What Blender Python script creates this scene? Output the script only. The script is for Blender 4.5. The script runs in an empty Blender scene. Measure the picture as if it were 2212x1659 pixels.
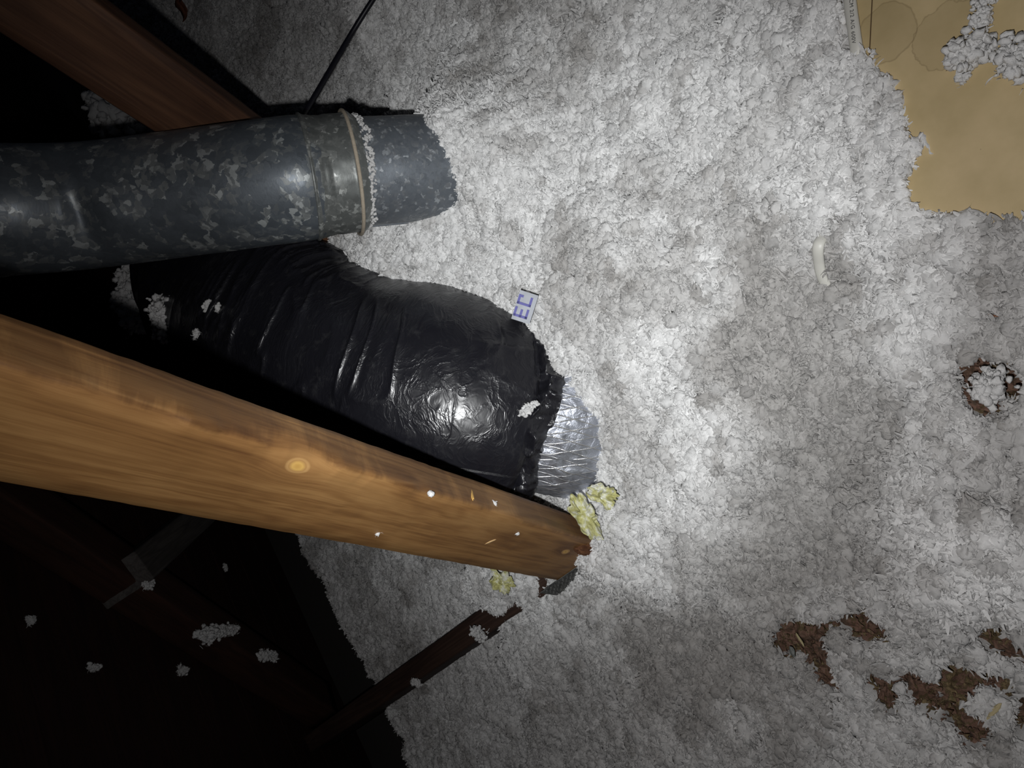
import bpy, math, random
import numpy as np
from mathutils import Vector, Matrix

# ------------------------------------------------------------------ camera, world, light, exposure
S = bpy.context.scene
COL = S.collection
FPX = 1598.0
CAMH = 0.72                                   # camera height above the insulation
U = np.array([-.72, -.10, .68]); U /= np.linalg.norm(U)       # world up seen from the camera
FH = -np.array([0, 0, 1.]) + U[2]*U; FH /= np.linalg.norm(FH)  # horizontal forward
RT = np.cross(FH, U)
M3 = np.array([RT, FH, U])                    # camera vector -> world vector
CAMP = np.array([0, 0, CAMH])

cam = bpy.data.objects.new('camera', bpy.data.cameras.new('camera'))
COL.objects.link(cam)
cam.data.sensor_fit = 'HORIZONTAL'; cam.data.sensor_width = 36
cam.data.lens = 36*FPX/2212
cam.data.clip_start = .02
mw = Matrix([list(M3[i])+[CAMP[i]] for i in range(3)]+[[0, 0, 0, 1]])
cam.matrix_world = mw
S.camera = cam

w = bpy.data.worlds.new('attic_dark'); S.world = w; w.use_nodes = True
w.node_tree.nodes['Background'].inputs[0].default_value = (.6, .7, 1, 1)
w.node_tree.nodes['Background'].inputs[1].default_value = .006
S.view_settings.view_transform = 'Standard'; S.view_settings.look = 'None'
S.view_settings.gamma = 1; S.view_settings.use_curve_mapping = False
S.view_settings.exposure = 0.0


def wv(v): return M3 @ np.asarray(v, float)
def ray(x, y): return np.array([(x-1106)/FPX, (829.5-y)/FPX, -1.0])
def at(x, y, z): return CAMP + wv(ray(x, y)*z)            # point at depth z
def flr(x, y, h=0.0):                                     # point on the level plane z=h
    r = wv(ray(x, y)); return CAMP + r*((h-CAMH)/r[2])


def spot(name, pos, aim, energy, size, blend, rad, color):
    l = bpy.data.lights.new(name, 'SPOT'); o = bpy.data.objects.new(name, l); COL.objects.link(o)
    l.energy = energy; l.spot_size = math.radians(size); l.spot_blend = blend
    l.shadow_soft_size = rad; l.color = color
    o.location = pos
    o.rotation_euler = Vector(aim-pos).to_track_quat('-Z', 'Y').to_euler()
LP = CAMP + wv((-.027, -.038, 0.0))
spot('torch_beam', LP, at(1225, 690, 1.0), 20, 58, 1.0, .006, (.96, .99, 1.0))
spot('torch_spill', LP, at(1420, 770, 1.0), 11.3, 122, 1.0, .006, (1.0, .98, .975))

# ------------------------------------------------------------------ numpy noise
rs = np.random.RandomState(7)
PERM = rs.permutation(4096).astype(np.int64)
RV = rs.rand(4096); RV2 = rs.rand(4096); RV3 = rs.rand(4096)
def hsh(*a):
    h = np.zeros_like(a[0])
    for v in a: h = PERM[(h+v) & 4095]
    return h
def n3(x, y, z):
    xi, yi, zi = [np.floor(v).astype(np.int64) for v in (x, y, z)]
    fx, fy, fz = x-xi, y-yi, z-zi
    fx, fy, fz = [t*t*t*(t*(t*6-15)+10) for t in (fx, fy, fz)]
    def c(i, j, k): return RV[hsh(xi+i, yi+j, zi+k)]
    a = c(0,0,0)*(1-fx)+c(1,0,0)*fx; b = c(0,1,0)*(1-fx)+c(1,1,0)*fx
    d = c(0,0,1)*(1-fx)+c(1,0,1)*fx; e = c(0,1,1)*(1-fx)+c(1,1,1)*fx
    return ((a*(1-fy)+b*fy)*(1-fz)+(d*(1-fy)+e*fy)*fz)*2-1
def n2(x, y, s=0):
    xi, yi = np.floor(x).astype(np.int64), np.floor(y).astype(np.int64)
    fx, fy = x-xi, y-yi
    fx, fy = [t*t*t*(t*(t*6-15)+10) for t in (fx, fy)]
    def c(i, j): return RV[hsh(xi+i, yi+j, np.full_like(xi, s))]
    return ((c(0,0)*(1-fx)+c(1,0)*fx)*(1-fy)+(c(0,1)*(1-fx)+c(1,1)*fx)*fy)*2-1
def fbm2(x, y, s=0, o=4):
    r = 0; a = 1; t = 0
    for i in range(o):
        r = r+a*n2(x*2**i, y*2**i, s+i); t += a; a *= .55
    return r/t
def fbm3(x, y, z, o=3):
    r = 0; a = 1; t = 0
    for i in range(o):
        r = r+a*n3(x*2**i+i*7, y*2**i, z*2**i); t += a; a *= .5
    return r/t
def worley(x, y, s=0):
    xi, yi = np.floor(x).astype(np.int64), np.floor(y).astype(np.int64)
    best = np.full(x.shape, 9.0)
    for i in (-1, 0, 1):
        for j in (-1, 0, 1):
            h = hsh(xi+i, yi+j, np.full_like(xi, s))
            d = (xi+i+RV2[h]-x)**2+(yi+j+RV3[h]-y)**2
            best = np.minimum(best, d)
    return np.sqrt(best)
def sstep(a, b, x):
    t = np.clip((x-a)/(b-a), 0, 1); return t*t*(3-2*t)
def sdf(px, py, poly):                                    # signed distance, negative inside
    d = np.full(px.shape, 1e9); ins = np.zeros(px.shape, bool); n = len(poly)
    for i in range(n):
        ax, ay = poly[i]; bx, by = poly[(i+1) % n]
        ex, ey = bx-ax, by-ay; wx, wy = px-ax, py-ay
        t = np.clip((wx*ex+wy*ey)/(ex*ex+ey*ey+1e-12), 0, 1)
        d = np.minimum(d, (wx-ex*t)**2+(wy-ey*t)**2)
        c = ((ay <= py) != (by <= py)) & (px < ex*(py-ay)/(by-ay+1e-15)+ax)
        ins ^= c
    d = np.sqrt(d); return np.where(ins, -d, d)
def fpoly(pts, h=0.0): return [tuple(flr(x, y, h)[:2]) for x, y in pts]

# ------------------------------------------------------------------ mesh helpers
def mesh_np(name, V, F, smooth=True):
    V = np.asarray(V, np.float32); me = bpy.data.meshes.new(name)
    if isinstance(F, np.ndarray):
        k = F.shape[1]; nf = len(F)
        me.vertices.add(len(V)); me.vertices.foreach_set('co', V.ravel())
        me.loops.add(nf*k); me.loops.foreach_set('vertex_index', F.astype(np.int32).ravel())
        me.polygons.add(nf); me.polygons.foreach_set('loop_start', np.arange(0, nf*k, k, dtype=np.int32))
        me.update(calc_edges=True)
    else:
        me.from_pydata([tuple(map(float, v)) for v in V], [], F); me.update()
    me.polygons.foreach_set('use_smooth', np.full(len(me.polygons), smooth))
    return me
def vattr(me, name, vals):
    a = me.attributes.new(name, 'FLOAT', 'POINT'); a.data.foreach_set('value', np.asarray(vals, np.float32).ravel())
def obj(name, me, mat=None, parent=None, label=None, cat=None, group=None, kind=None, loc=None):
    o = bpy.data.objects.new(name, me); COL.objects.link(o)
    if mat is not None and me is not None: me.materials.clear(); me.materials.append(mat)
    if parent is not None: o.parent = parent
    if loc is not None: o.location = loc
    if label: o['label'] = label
    if cat: o['category'] = cat
    if group: o['group'] = group
    if kind: o['kind'] = kind
    return o
def root(name, loc, label, cat, group=None, mat3=None, kind=None):
    o = obj(name, None, label=label, cat=cat, group=group, kind=kind)
    if mat3 is None: o.location = loc
    else: o.matrix_world = Matrix([list(mat3[i])+[loc[i]] for i in range(3)]+[[0, 0, 0, 1]])
    return o
def grid_faces(nu, nv, wrap=False):
    i = np.arange(nu-1)[:, None]; j = np.arange(nv if wrap else nv-1)[None, :]
    j2 = (j+1) % nv
    return np.stack([i*nv+j+0*j2, i*nv+j2, (i+1)*nv+j2, (i+1)*nv+j+0*j2], -1).reshape(-1, 4)
def catmull(P, n):
    P = np.asarray(P, float); P = np.vstack([2*P[0]-P[1], P, 2*P[-1]-P[-2]]); m = len(P)-3
    t = np.linspace(0, m-1e-9, n); k = t.astype(int); u = (t-k)[:, None]
    p0, p1, p2, p3 = P[k], P[k+1], P[k+2], P[k+3]
    return .5*((2*p1)+(-p0+p2)*u+(2*p0-5*p1+4*p2-p3)*u*u+(-p0+3*p1-3*p2+p3)*u**3)
def frames(C, up0):
    T = np.gradient(C, axis=0); T /= np.linalg.norm(T, axis=1)[:, None]
    N = np.zeros_like(C); n = np.asarray(up0, float)
    for i in range(len(C)):
        n = n-T[i]*(n@T[i]); n /= np.linalg.norm(n); N[i] = n
    return T, N, np.cross(T, N)
def arclen(C): return np.concatenate([[0], np.cumsum(np.linalg.norm(np.diff(C, axis=0), axis=1))])
def tube(name, C, rad, nv=24, up=(0, 0, 1), rfun=None, cap=True, sx=1.0):
    C = np.asarray(C, float); T, N, B = frames(C, up); s = arclen(C)
    v = np.linspace(0, 2*np.pi, nv, endpoint=False)
    R = np.broadcast_to(np.asarray(rad, float).reshape(-1, 1) if np.ndim(rad) else np.full((len(C), 1), rad), (len(C), nv)).copy()
    if rfun is not None: R = R+rfun(s[:, None]+0*v[None], v[None]+0*s[:, None])
    V = C[:, None]+R[..., None]*(np.cos(v)[None, :, None]*N[:, None]+sx*np.sin(v)[None, :, None]*B[:, None])
    V = V.reshape(-1, 3); F = grid_faces(len(C), nv, True)
    if cap:
        k = len(V); V = np.vstack([V, C[0], C[-1]]); nv_ = nv
        a = np.arange(nv_); b = (a+1) % nv_
        c0 = np.stack([b, a, np.full(nv_, k), np.full(nv_, k)], 1)[:, :3]
        off = (len(C)-1)*nv_
        c1 = np.stack([off+a, off+b, np.full(nv_, k+1)], 1)
        F = [tuple(map(int, f)) for f in F]+[tuple(map(int, f)) for f in c0]+[tuple(map(int, f)) for f in c1]
    me = mesh_np(name, V, F)
    uv = np.concatenate([np.stack([s[:, None]+0*v[None], v[None]+0*s[:, None]], -1).reshape(-1, 2), np.zeros((len(V)-len(C)*nv, 2))])
    vattr(me, 'tu', uv[:, 0]); vattr(me, 'tv', uv[:, 1])
    return me
def beam_mesh(name, L, a, b, seed=0, nx=160, rough=.0006, wane=None, endcut=0, bev=.0022):
    """board along +X, section a (Y) by b (Z), both from the origin corner, softened edges"""
    q = []
    k = 7
    def side(p0, p1, n):
        return [(p0[0]+(p1[0]-p0[0])*t, p0[1]+(p1[1]-p0[1])*t) for t in np.linspace(0, 1, n)]
    c = [(0, 0), (a, 0), (a, b), (0, b)]
    for i in range(4):
        p0, p1 = np.array(c[i], float), np.array(c[(i+1) % 4], float); d = (p1-p0)/np.linalg.norm(p1-p0)
        q += side(p0+d*bev, p1-d*bev, k)
    q = np.array(q); nv = len(q); x = np.linspace(0, L, nx)
    Y = np.broadcast_to(q[:, 0], (nx, nv)).copy(); Z = np.broadcast_to(q[:, 1], (nx, nv)).copy(); X = np.broadcast_to(x[:, None], (nx, nv)).copy()
    cy, cz = Y-a/2, Z-b/2; r = np.hypot(cy, cz)
    n = fbm3(X*9+seed, Y*60, Z*60)*rough*1.5+n3(X*90+seed, Y*200, Z*200)*rough*.5
    Y = Y+cy/r*n; Z = Z+cz/r*n
    if wane is not None: Y, Z = wane(X, Y, Z)
    X = X+np.where(np.arange(nx)[:, None] == nx-1, endcut*(Z/b-.5), 0)
    V = np.stack([X, Y, Z], -1).reshape(-1, 3)
    F = [tuple(map(int, f)) for f in grid_faces(nx, nv, True)]
    F.append(tuple(range(nv-1, -1, -1))); F.append(tuple(range((nx-1)*nv, nx*nv)))
    me = mesh_np(name, V, F, True)
    me.polygons[len(F)-1].use_smooth = False; me.polygons[len(F)-2].use_smooth = False
    return me
def box_mesh(name, x, y, z):
    V = [(i*x/2, j*y/2, k*z/2) for i in (-1, 1) for j in (-1, 1) for k in (-1, 1)]
    F = [(0,1,3,2), (4,6,7,5), (0,4,5,1), (2,3,7,6), (0,2,6,4), (1,5,7,3)]
    return mesh_np(name, V, F, False)

# ------------------------------------------------------------------ materials
class MT:
    def __init__(s, name):
        s.m = bpy.data.materials.new(name); s.m.use_nodes = True; s.t = s.m.node_tree
        s.b = s.t.nodes['Principled BSDF']
    def n(s, typ, **kw):
        nd = s.t.nodes.new(typ)
        for k, v in kw.items():
            if k.startswith('i_'):
                key = k[2:]; key = int(key) if key.isdigit() else key.replace('_', ' ')
                if hasattr(v, 'links') or isinstance(v, bpy.types.NodeSocket): s.t.links.new(v, nd.inputs[key])
                else: nd.inputs[key].default_value = v
            else: setattr(nd, k, v)
        return nd
    def l(s, a, b): s.t.links.new(a, b)
    def math(s, op, a, b=0.0, c=0.0):
        nd = s.t.nodes.new('ShaderNodeMath'); nd.operation = op
        for i, v in enumerate((a, b, c)):
            if isinstance(v, bpy.types.NodeSocket): s.l(v, nd.inputs[i])
            else: nd.inputs[i].default_value = v
        return nd.outputs[0]
    def ramp(s, fac, stops, interp='LINEAR'):
        nd = s.t.nodes.new('ShaderNodeValToRGB'); s.l(fac, nd.inputs[0]); cr = nd.color_ramp; cr.interpolation = interp
        while len(cr.elements) < len(stops): cr.elements.new(.5)
        for e, (p, c) in zip(cr.elements, stops):
            e.position = p; e.color = tuple(c)+(1,) if not np.isscalar(c) else (c, c, c, 1)
        return nd.outputs[0]
    def mix(s, fac, a, b, mode='MIX'):
        nd = s.t.nodes.new('ShaderNodeMix'); nd.data_type = 'RGBA'; nd.blend_type = mode
        for i, v in ((0, fac), (6, a), (7, b)):
            if isinstance(v, bpy.types.NodeSocket): s.l(v, nd.inputs[i])
            else: nd.inputs[i].default_value = v if np.isscalar(v) else (tuple(v)+(1,) if len(v) == 3 else v)
        return nd.outputs[2]
    def coord(s, scale=(1, 1, 1), kind='Object'):
        tc = s.t.nodes.new('ShaderNodeTexCoord'); mp = s.t.nodes.new('ShaderNodeMapping')
        s.l(tc.outputs[kind], mp.inputs[0]); mp.inputs['Scale'].default_value = scale
        return mp.outputs[0]
    def noise(s, vec, scale, detail=4, rough=.6, dist=0, dim='3D'):
        nd = s.t.nodes.new('ShaderNodeTexNoise'); nd.noise_dimensions = dim; s.l(vec, nd.inputs['Vector'])
        nd.inputs['Scale'].default_value = scale; nd.inputs['Detail'].default_value = detail
        nd.inputs['Roughness'].default_value = rough; nd.inputs['Distortion'].default_value = dist
        return nd.outputs[0]
    def bump(s, h, strength, dist):
        nd = s.t.nodes.new('ShaderNodeBump'); s.l(h, nd.inputs['Height'])
        nd.inputs['Strength'].default_value = strength; nd.inputs['Distance'].default_value = dist
        s.l(nd.outputs[0], s.b.inputs['Normal'])
    def set(s, **kw):
        for k, v in kw.items():
            k = k.replace('_', ' ')
            if isinstance(v, bpy.types.NodeSocket): s.l(v, s.b.inputs[k])
            else: s.b.inputs[k].default_value = v if np.isscalar(v) else (tuple(v)+(1,) if len(v) == 3 else v)
        return s

def mat_plain(name, col, rough=.6, metal=0.0, var=.15, scale=60, bump=.0):
    m = MT(name); c = m.coord()
    n = m.noise(c, scale)
    cc = m.mix(n, tuple(x*(1-var) for x in col), tuple(min(1, x*(1+var)) for x in col))
    m.set(Base_Color=cc, Roughness=rough, Metallic=metal)
    if bump: m.bump(m.noise(c, scale*3), bump, .002)
    return m.m

def mat_fluff(name, inst):
    m = MT(name); c = m.coord()
    at_ = m.n('ShaderNodeAttribute', attribute_name='dirt', attribute_type='INSTANCER' if inst else 'GEOMETRY').outputs['Fac']
    rnd = m.n('ShaderNodeObjectInfo').outputs['Random']
    fine = m.noise(c, 700 if not inst else 260, 3, .7)
    v = m.math('ADD', m.math('MULTIPLY', fine, .42), m.math('MULTIPLY_ADD', rnd,   .28 if inst else 0.0, .04 if inst else .17))
    base = m.ramp(v, [(.08, (.42, .42, .42)), (.30, (.70, .70, .695)), (.55, (.88, .88, .875))])
    dusty = m.mix(1.0, base, (.50, .485, .47), 'MULTIPLY')
    col = m.mix(at_, base, dusty)
    m.set(Base_Color=col, Roughness=.85, Specular_IOR_Level=.25)
    if 'Sheen Weight' in m.b.inputs: m.b.inputs['Sheen Weight'].default_value = .15
    m.bump(fine, .6, .0015)
    return m.m
M_FLUFF = mat_fluff('glass_wool_base', False)
M_FLAKE = mat_fluff('glass_wool_flake', True)

def mat_wood(name, pale, mid, dark, knots=(), rough=.55, gs=1.0, seed=0.0, face_shade=False):
    m = MT(name)
    tc = m.n('ShaderNodeTexCoord').outputs['Object']
    warp = None
    # pull the grain round each knot
    yoff = None
    vec = tc
    rings = None
    for (kx, ky, kz, rad) in knots:
        d = m.n('ShaderNodeVectorMath', operation='SUBTRACT', i_0=tc, i_1=(kx, ky, kz)).outputs[0]
        sc = m.n('ShaderNodeVectorMath', operation='MULTIPLY', i_0=d, i_1=(.6/rad, 1/rad, 1/rad)).outputs[0]
        ln = m.n('ShaderNodeVectorMath', operation='LENGTH', i_0=sc).outputs['Value']
        g = m.math('POWER', 2.718, m.math('MULTIPLY', m.math('MULTIPLY', ln, ln), -.22))
        push = m.n('ShaderNodeVectorMath', operation='SCALE', i_0=d, i_3=g).outputs[0] if False else None
        sv = m.t.nodes.new('ShaderNodeVectorMath'); sv.operation = 'SCALE'; m.l(d, sv.inputs[0]); m.l(m.math('MULTIPLY', g, -.75), sv.inputs['Scale'])
        ad = m.n('ShaderNodeVectorMath', operation='ADD', i_0=vec, i_1=sv.outputs[0]); vec = ad.outputs[0]
        rings = ln if rings is None else m.math('MINIMUM', rings, ln)
    mp = m.t.nodes.new('ShaderNodeMapping'); m.l(vec, mp.inputs[0]); mp.inputs['Scale'].default_value = (1.6*gs, 26*gs, 22*gs); mp.inputs['Location'].default_value = (seed, seed*2, 0)
    big = m.noise(mp.outputs[0], 1.0, 3, .55, .9)
    wv_ = m.math('SINE', m.math('MULTIPLY', big, 42.0))
    mp2 = m.t.nodes.new('ShaderNodeMapping'); m.l(vec, mp2.inputs[0]); mp2.inputs['Scale'].default_value = (14*gs, 420*gs, 420*gs)
    fib = m.noise(mp2.outputs[0], 1.0, 3, .6)
    mp3 = m.t.nodes.new('ShaderNodeMapping'); m.l(vec, mp3.inputs[0]); mp3.inputs['Scale'].default_value = (5, 16, 16); mp3.inputs['Location'].default_value = (seed+3, 0, 0)
    blot = m.noise(mp3.outputs[0], 1.0, 4, .6, .4)
    v = m.math('ADD', m.math('ADD', m.math('MULTIPLY', wv_, .07), m.math('MULTIPLY', fib, .30)), m.math('MULTIPLY', blot, .62))
    col = m.ramp(v, [(.24, dark), (.44, mid), (.62, pale)])
    if rings is not None:
        kn = m.ramp(m.math('ADD', rings, m.math('MULTIPLY', fib, .25)), [(.12, (.22, .13, .05)), (.28, (.52, .30, .08)), (.55, (.62, .38, .11)), (.8, (.40, .22, .08)), (1.0, (.55, .33, .13))])
        msk = m.ramp(rings, [(.75, 1.0), (1.15, 0.0)])
        col = m.mix(msk, col, kn)
    if face_shade:                                             # narrow face's shade put into its colour, up to the ragged torn edge
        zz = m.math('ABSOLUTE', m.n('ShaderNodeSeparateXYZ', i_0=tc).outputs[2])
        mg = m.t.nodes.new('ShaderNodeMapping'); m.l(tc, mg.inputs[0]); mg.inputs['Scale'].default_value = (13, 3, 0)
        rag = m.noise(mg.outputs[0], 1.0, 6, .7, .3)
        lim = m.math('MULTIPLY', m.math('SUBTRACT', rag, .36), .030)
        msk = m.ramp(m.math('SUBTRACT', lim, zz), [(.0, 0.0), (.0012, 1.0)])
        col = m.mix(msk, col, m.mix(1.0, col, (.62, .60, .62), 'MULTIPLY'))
    m.set(Base_Color=col, Roughness=rough, Specular_IOR_Level=.35)
    m.bump(m.math('ADD', fib, m.math('MULTIPLY', wv_, .15)), .35, .0007)
    return m.m

def mat_galv(name, base_dark, base_light, scale=70, seed=0, hi=.62):
    m = MT(name)
    u = m.n('ShaderNodeAttribute', attribute_name='tu').outputs['Fac']; tv = m.n('ShaderNodeAttribute', attribute_name='tv').outputs['Fac']
    c = m.coord()
    wn = m.t.nodes.new('ShaderNodeTexNoise'); m.l(c, wn.inputs['Vector']); wn.inputs['Scale'].default_value = 90; wn.inputs['Detail'].default_value = 3
    wadd = m.n('ShaderNodeVectorMath', operation='SCALE'); m.l(wn.outputs['Color'], wadd.inputs[0]); wadd.inputs['Scale'].default_value = .012
    vec = m.n('ShaderNodeVectorMath', operation='ADD', i_0=c, i_1=wadd.outputs[0]).outputs[0]
    v1 = m.t.nodes.new('ShaderNodeTexVoronoi'); m.l(vec, v1.inputs['Vector']); v1.inputs['Scale'].default_value = scale; v1.distance = 'CHEBYCHEV'
    v2 = m.t.nodes.new('ShaderNodeTexVoronoi'); m.l(vec, v2.inputs['Vector']); v2.inputs['Scale'].default_value = scale*1.9; v2.distance = 'MANHATTAN'
    s1 = m.n('ShaderNodeSeparateColor', i_0=v1.outputs['Color']).outputs; s2 = m.n('ShaderNodeSeparateColor', i_0=v2.outputs['Color']).outputs
    clus = m.noise(c, 16, 3, .6)
    a = m.math('ADD', m.math('MULTIPLY', s1[0], .62), m.math('ADD', m.math('MULTIPLY', s2[1], .30), m.math('MULTIPLY', clus, .35)))
    sp = m.ramp(a, [(.0, base_dark), (.66, tuple(np.array(base_dark)*1.25)), (.80, tuple((np.array(base_dark)+np.array(base_light))*.33)), (.90, tuple(np.array(base_light)*.55)), (.99, base_light)])
    grime = m.noise(c, 9, 5, .65)
    col = m.mix(m.ramp(grime, [(.35, 0.0), (.75, .5)]), sp, tuple(np.array(base_dark)*.7))
    m.set(Base_Color=col, Metallic=m.ramp(a, [(.55, .42), (.85, .35)]), Roughness=m.ramp(m.math('ADD', m.math('MULTIPLY', s1[2], .5), m.math('MULTIPLY', s2[2], .4)), [(.1, .34), (.9, .58)]))
    scr = m.noise(m.coord((30, 500, 500)), 1, 2)
    m.bump(m.math('ADD', m.math('MULTIPLY', s2[0], .3), m.math('ADD', m.math('MULTIPLY', s1[1], .5), m.math('MULTIPLY', scr, .25))), .22, .0012)
    return m.m

def mat_plastic():
    m = MT('black_polythene')
    u = m.n('ShaderNodeAttribute', attribute_name='tu').outputs['Fac']; v = m.n('ShaderNodeAttribute', attribute_name='tv').outputs['Fac']
    c = m.coord()
    cb = m.n('ShaderNodeCombineXYZ', i_0=m.math('MULTIPLY', u, 1.0), i_1=m.math('MULTIPLY', v, .022)).outputs[0]
    ad = m.n('ShaderNodeVectorMath', operation='SCALE'); w_ = m.t.nodes.new('ShaderNodeTexNoise'); m.l(c, w_.inputs['Vector']); w_.inputs['Scale'].default_value = 14; w_.inputs['Detail'].default_value = 2
    m.l(w_.outputs['Color'], ad.inputs[0]); ad.inputs['Scale'].default_value = .05
    vec = m.n('ShaderNodeVectorMath', operation='ADD', i_0=cb, i_1=ad.outputs[0]).outputs[0]
    a = m.noise(vec, 120, 4, .55); b = m.noise(vec, 420, 3, .6)
    ridg = m.math('SUBTRACT', 1.0, m.math('ABSOLUTE', m.math('SUBTRACT', m.math('MULTIPLY', a, 2.0), 1.0)))
    ridg = m.math('POWER', ridg, 5.0)
    h = m.math('ADD', m.math('MULTIPLY', ridg, .35), m.math('ADD', m.math('MULTIPLY', a, .35), m.math('MULTIPLY', b, .07)))
    dust = m.ramp(m.noise(c, 55, 5, .7), [(.55, (.012, .012, .016)), (.78, (.035, .035, .038))])
    m.set(Base_Color=dust, Roughness=m.ramp(m.noise(c, 30, 4), [(.3, .27), (.7, .38)]), Specular_IOR_Level=.75)
    m.bump(h, .5, .0025)
    return m.m

def mat_foil():
    m = MT('reinforced_foil')
    u = m.n('ShaderNodeAttribute', attribute_name='tu').outputs['Fac']; v = m.math('MULTIPLY', m.n('ShaderNodeAttribute', attribute_name='tv').outputs['Fac'], .13)
    def lines(a, b, per):
        s_ = m.math('ADD', m.math('MULTIPLY', u, a), m.math('MULTIPLY', v, b))
        fr = m.math('ABSOLUTE', m.math('SUBTRACT', m.math('FRACT', m.math('DIVIDE', s_, per)), .5))
        return m.ramp(fr, [(.0, .75), (.03, .45), (.06, 0.0)])
    L = m.math('MAXIMUM', lines(.78, .62, .010), lines(.66, -.75, .012))
    c = m.coord()
    cr = m.t.nodes.new('ShaderNodeTexVoronoi'); m.l(c, cr.inputs['Vector']); cr.inputs['Scale'].default_value = 60; cr.feature = 'F1'
    n = m.noise(c, 90, 5, .65, .6)
    col = m.mix(L, (.62, .65, .73), (.80, .77, .70))
    m.set(Base_Color=col, Metallic=.85, Roughness=m.ramp(n, [(.3, .28), (.7, .58)]))
    m.bump(m.math('ADD', m.math('ADD', n, m.math('MULTIPLY', cr.outputs['Distance'], .8)), m.math('MULTIPLY', L, .35)), .9, .0022)
    return m.m

M_GALV = mat_galv('galvanised_steel', (.115, .132, .15), (.48, .51, .51), 78)
M_GALV2 = mat_galv('galvanised_steel_dull', (.15, .168, .19), (.42, .45, .48), 150)
M_COLLAR = mat_galv('galvanised_collar', (.15, .16, .155), (.50, .52, .50), 120)
M_POLY = mat_plastic(); M_FOIL = mat_foil()

# ------------------------------------------------------------------ glass wool pieces
def rotm(n):                                              # n random rotations
    q = rs.randn(n, 4); q /= np.linalg.norm(q, axis=1)[:, None]; a, b, c, d = q.T
    return np.stack([1-2*(c*c+d*d), 2*(b*c-a*d), 2*(b*d+a*c), 2*(b*c+a*d), 1-2*(b*b+d*d), 2*(c*d-a*b), 2*(b*d-a*c), 2*(c*d+a*b), 1-2*(b*b+c*c)], -1).reshape(n, 3, 3)
def ribbons(n, ball, ln, wd, seg=5):
    """curled flat flakes: n strips of seg quads scattered through a ball"""
    t = np.linspace(-.5, .5, seg+1)[None]; L = ln*(.5+rs.rand(n, 1)); K = rs.uniform(.5, 4.0, (n, 1))
    th = t*K; x = L*np.sin(th)/K; y = L*(1-np.cos(th))/K; W = wd*(.5+rs.rand(n, 1))*np.cos(t*2.7)**.7
    tw = rs.uniform(-1, 1, (n, 1))*t
    P = np.stack([x, y, 0*x+tw*L*.4], -1); D = np.stack([0*x, np.sin(tw*2)*W, np.cos(tw*2)*W], -1)/2
    V = np.stack([P-D, P+D], 2)                           # n, seg+1, 2, 3
    R = rotm(n); V = np.einsum('nij,nskj->nski', R, V)
    c = rs.randn(n, 3); c = c/np.linalg.norm(c, axis=1)[:, None]*(rs.rand(n, 1)**.4)*ball
    V = V+c[:, None, None]
    V = V.reshape(-1, 3); k = 2*(seg+1)
    i = np.arange(seg); f = np.stack([2*i, 2*i+1, 2*i+3, 2*i+2], -1)
    F = (np.arange(n)[:, None, None]*k+f[None]).reshape(-1, 4)
    return V, F
import bmesh
def ico(sub):
    bm = bmesh.new(); bmesh.ops.create_icosphere(bm, subdivisions=sub, radius=1)
    V = np.array([v.co[:] for v in bm.verts]); F = np.array([[v.index for v in f.verts] for f in bm.faces]); bm.free(); return V, F
ICO3 = ico(3); ICO4 = ico(4); ICO2 = ico(2)
def blob(r, seed, base=ICO3, amp=.38, fr=2.2):
    V, F = base; V = V.copy(); o = seed*5.37
    n = 1-np.abs(n3(V[:, 0]*fr+o, V[:, 1]*fr, V[:, 2]*fr))*1.6
    n2_ = n3(V[:, 0]*fr*3+o, V[:, 1]*fr*3, V[:, 2]*fr*3)
    V *= (1+amp*(n-.5)+amp*.45*n2_)[:, None]
    return V*r, F
def join(parts):
    Vs, Fs = [], []; k = 0
    for V, F in parts:
        F = np.asarray(F)
        if F.shape[1] == 3: F = np.concatenate([F, F[:, 2:3]], 1)
        Vs.append(V); Fs.append(F+k); k += len(V)
    V = np.vstack(Vs); F = np.vstack(Fs)
    return V, [tuple(map(int, f)) if f[2] != f[3] else tuple(map(int, f[:3])) for f in F]
def nodule_mesh(i):
    r = .0052
    if i % 3 == 2:
        P = [ribbons(30, r*1.15, .0075, .0019)]
    else:
        P = [blob(r*(.80 if i % 3 else .9), i, amp=.3)]
        n_ = 13; Rm = rotm(n_); dd = rs.randn(n_, 3); dd /= np.linalg.norm(dd, axis=1)[:, None]
        for q in range(n_):
            V, F = ICO2; L_ = rs.uniform(.0016, .0034); V = V*[L_, rs.uniform(.0005, .0011), rs.uniform(.0004, .0008)]
            V[:, 1] += rs.uniform(-1, 1)*.5*L_*(V[:, 0]/L_)**2
            P.append((V @ Rm[q].T+dd[q]*r*rs.uniform(.5, 1.05), F))
        P.append(ribbons(7, r*1.0, .006, .0013))
    V, F = join(P); return mesh_np('wool_nodule', V*[1, 1, .72], F)
NOD = [nodule_mesh(i) for i in range(9)]

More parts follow.
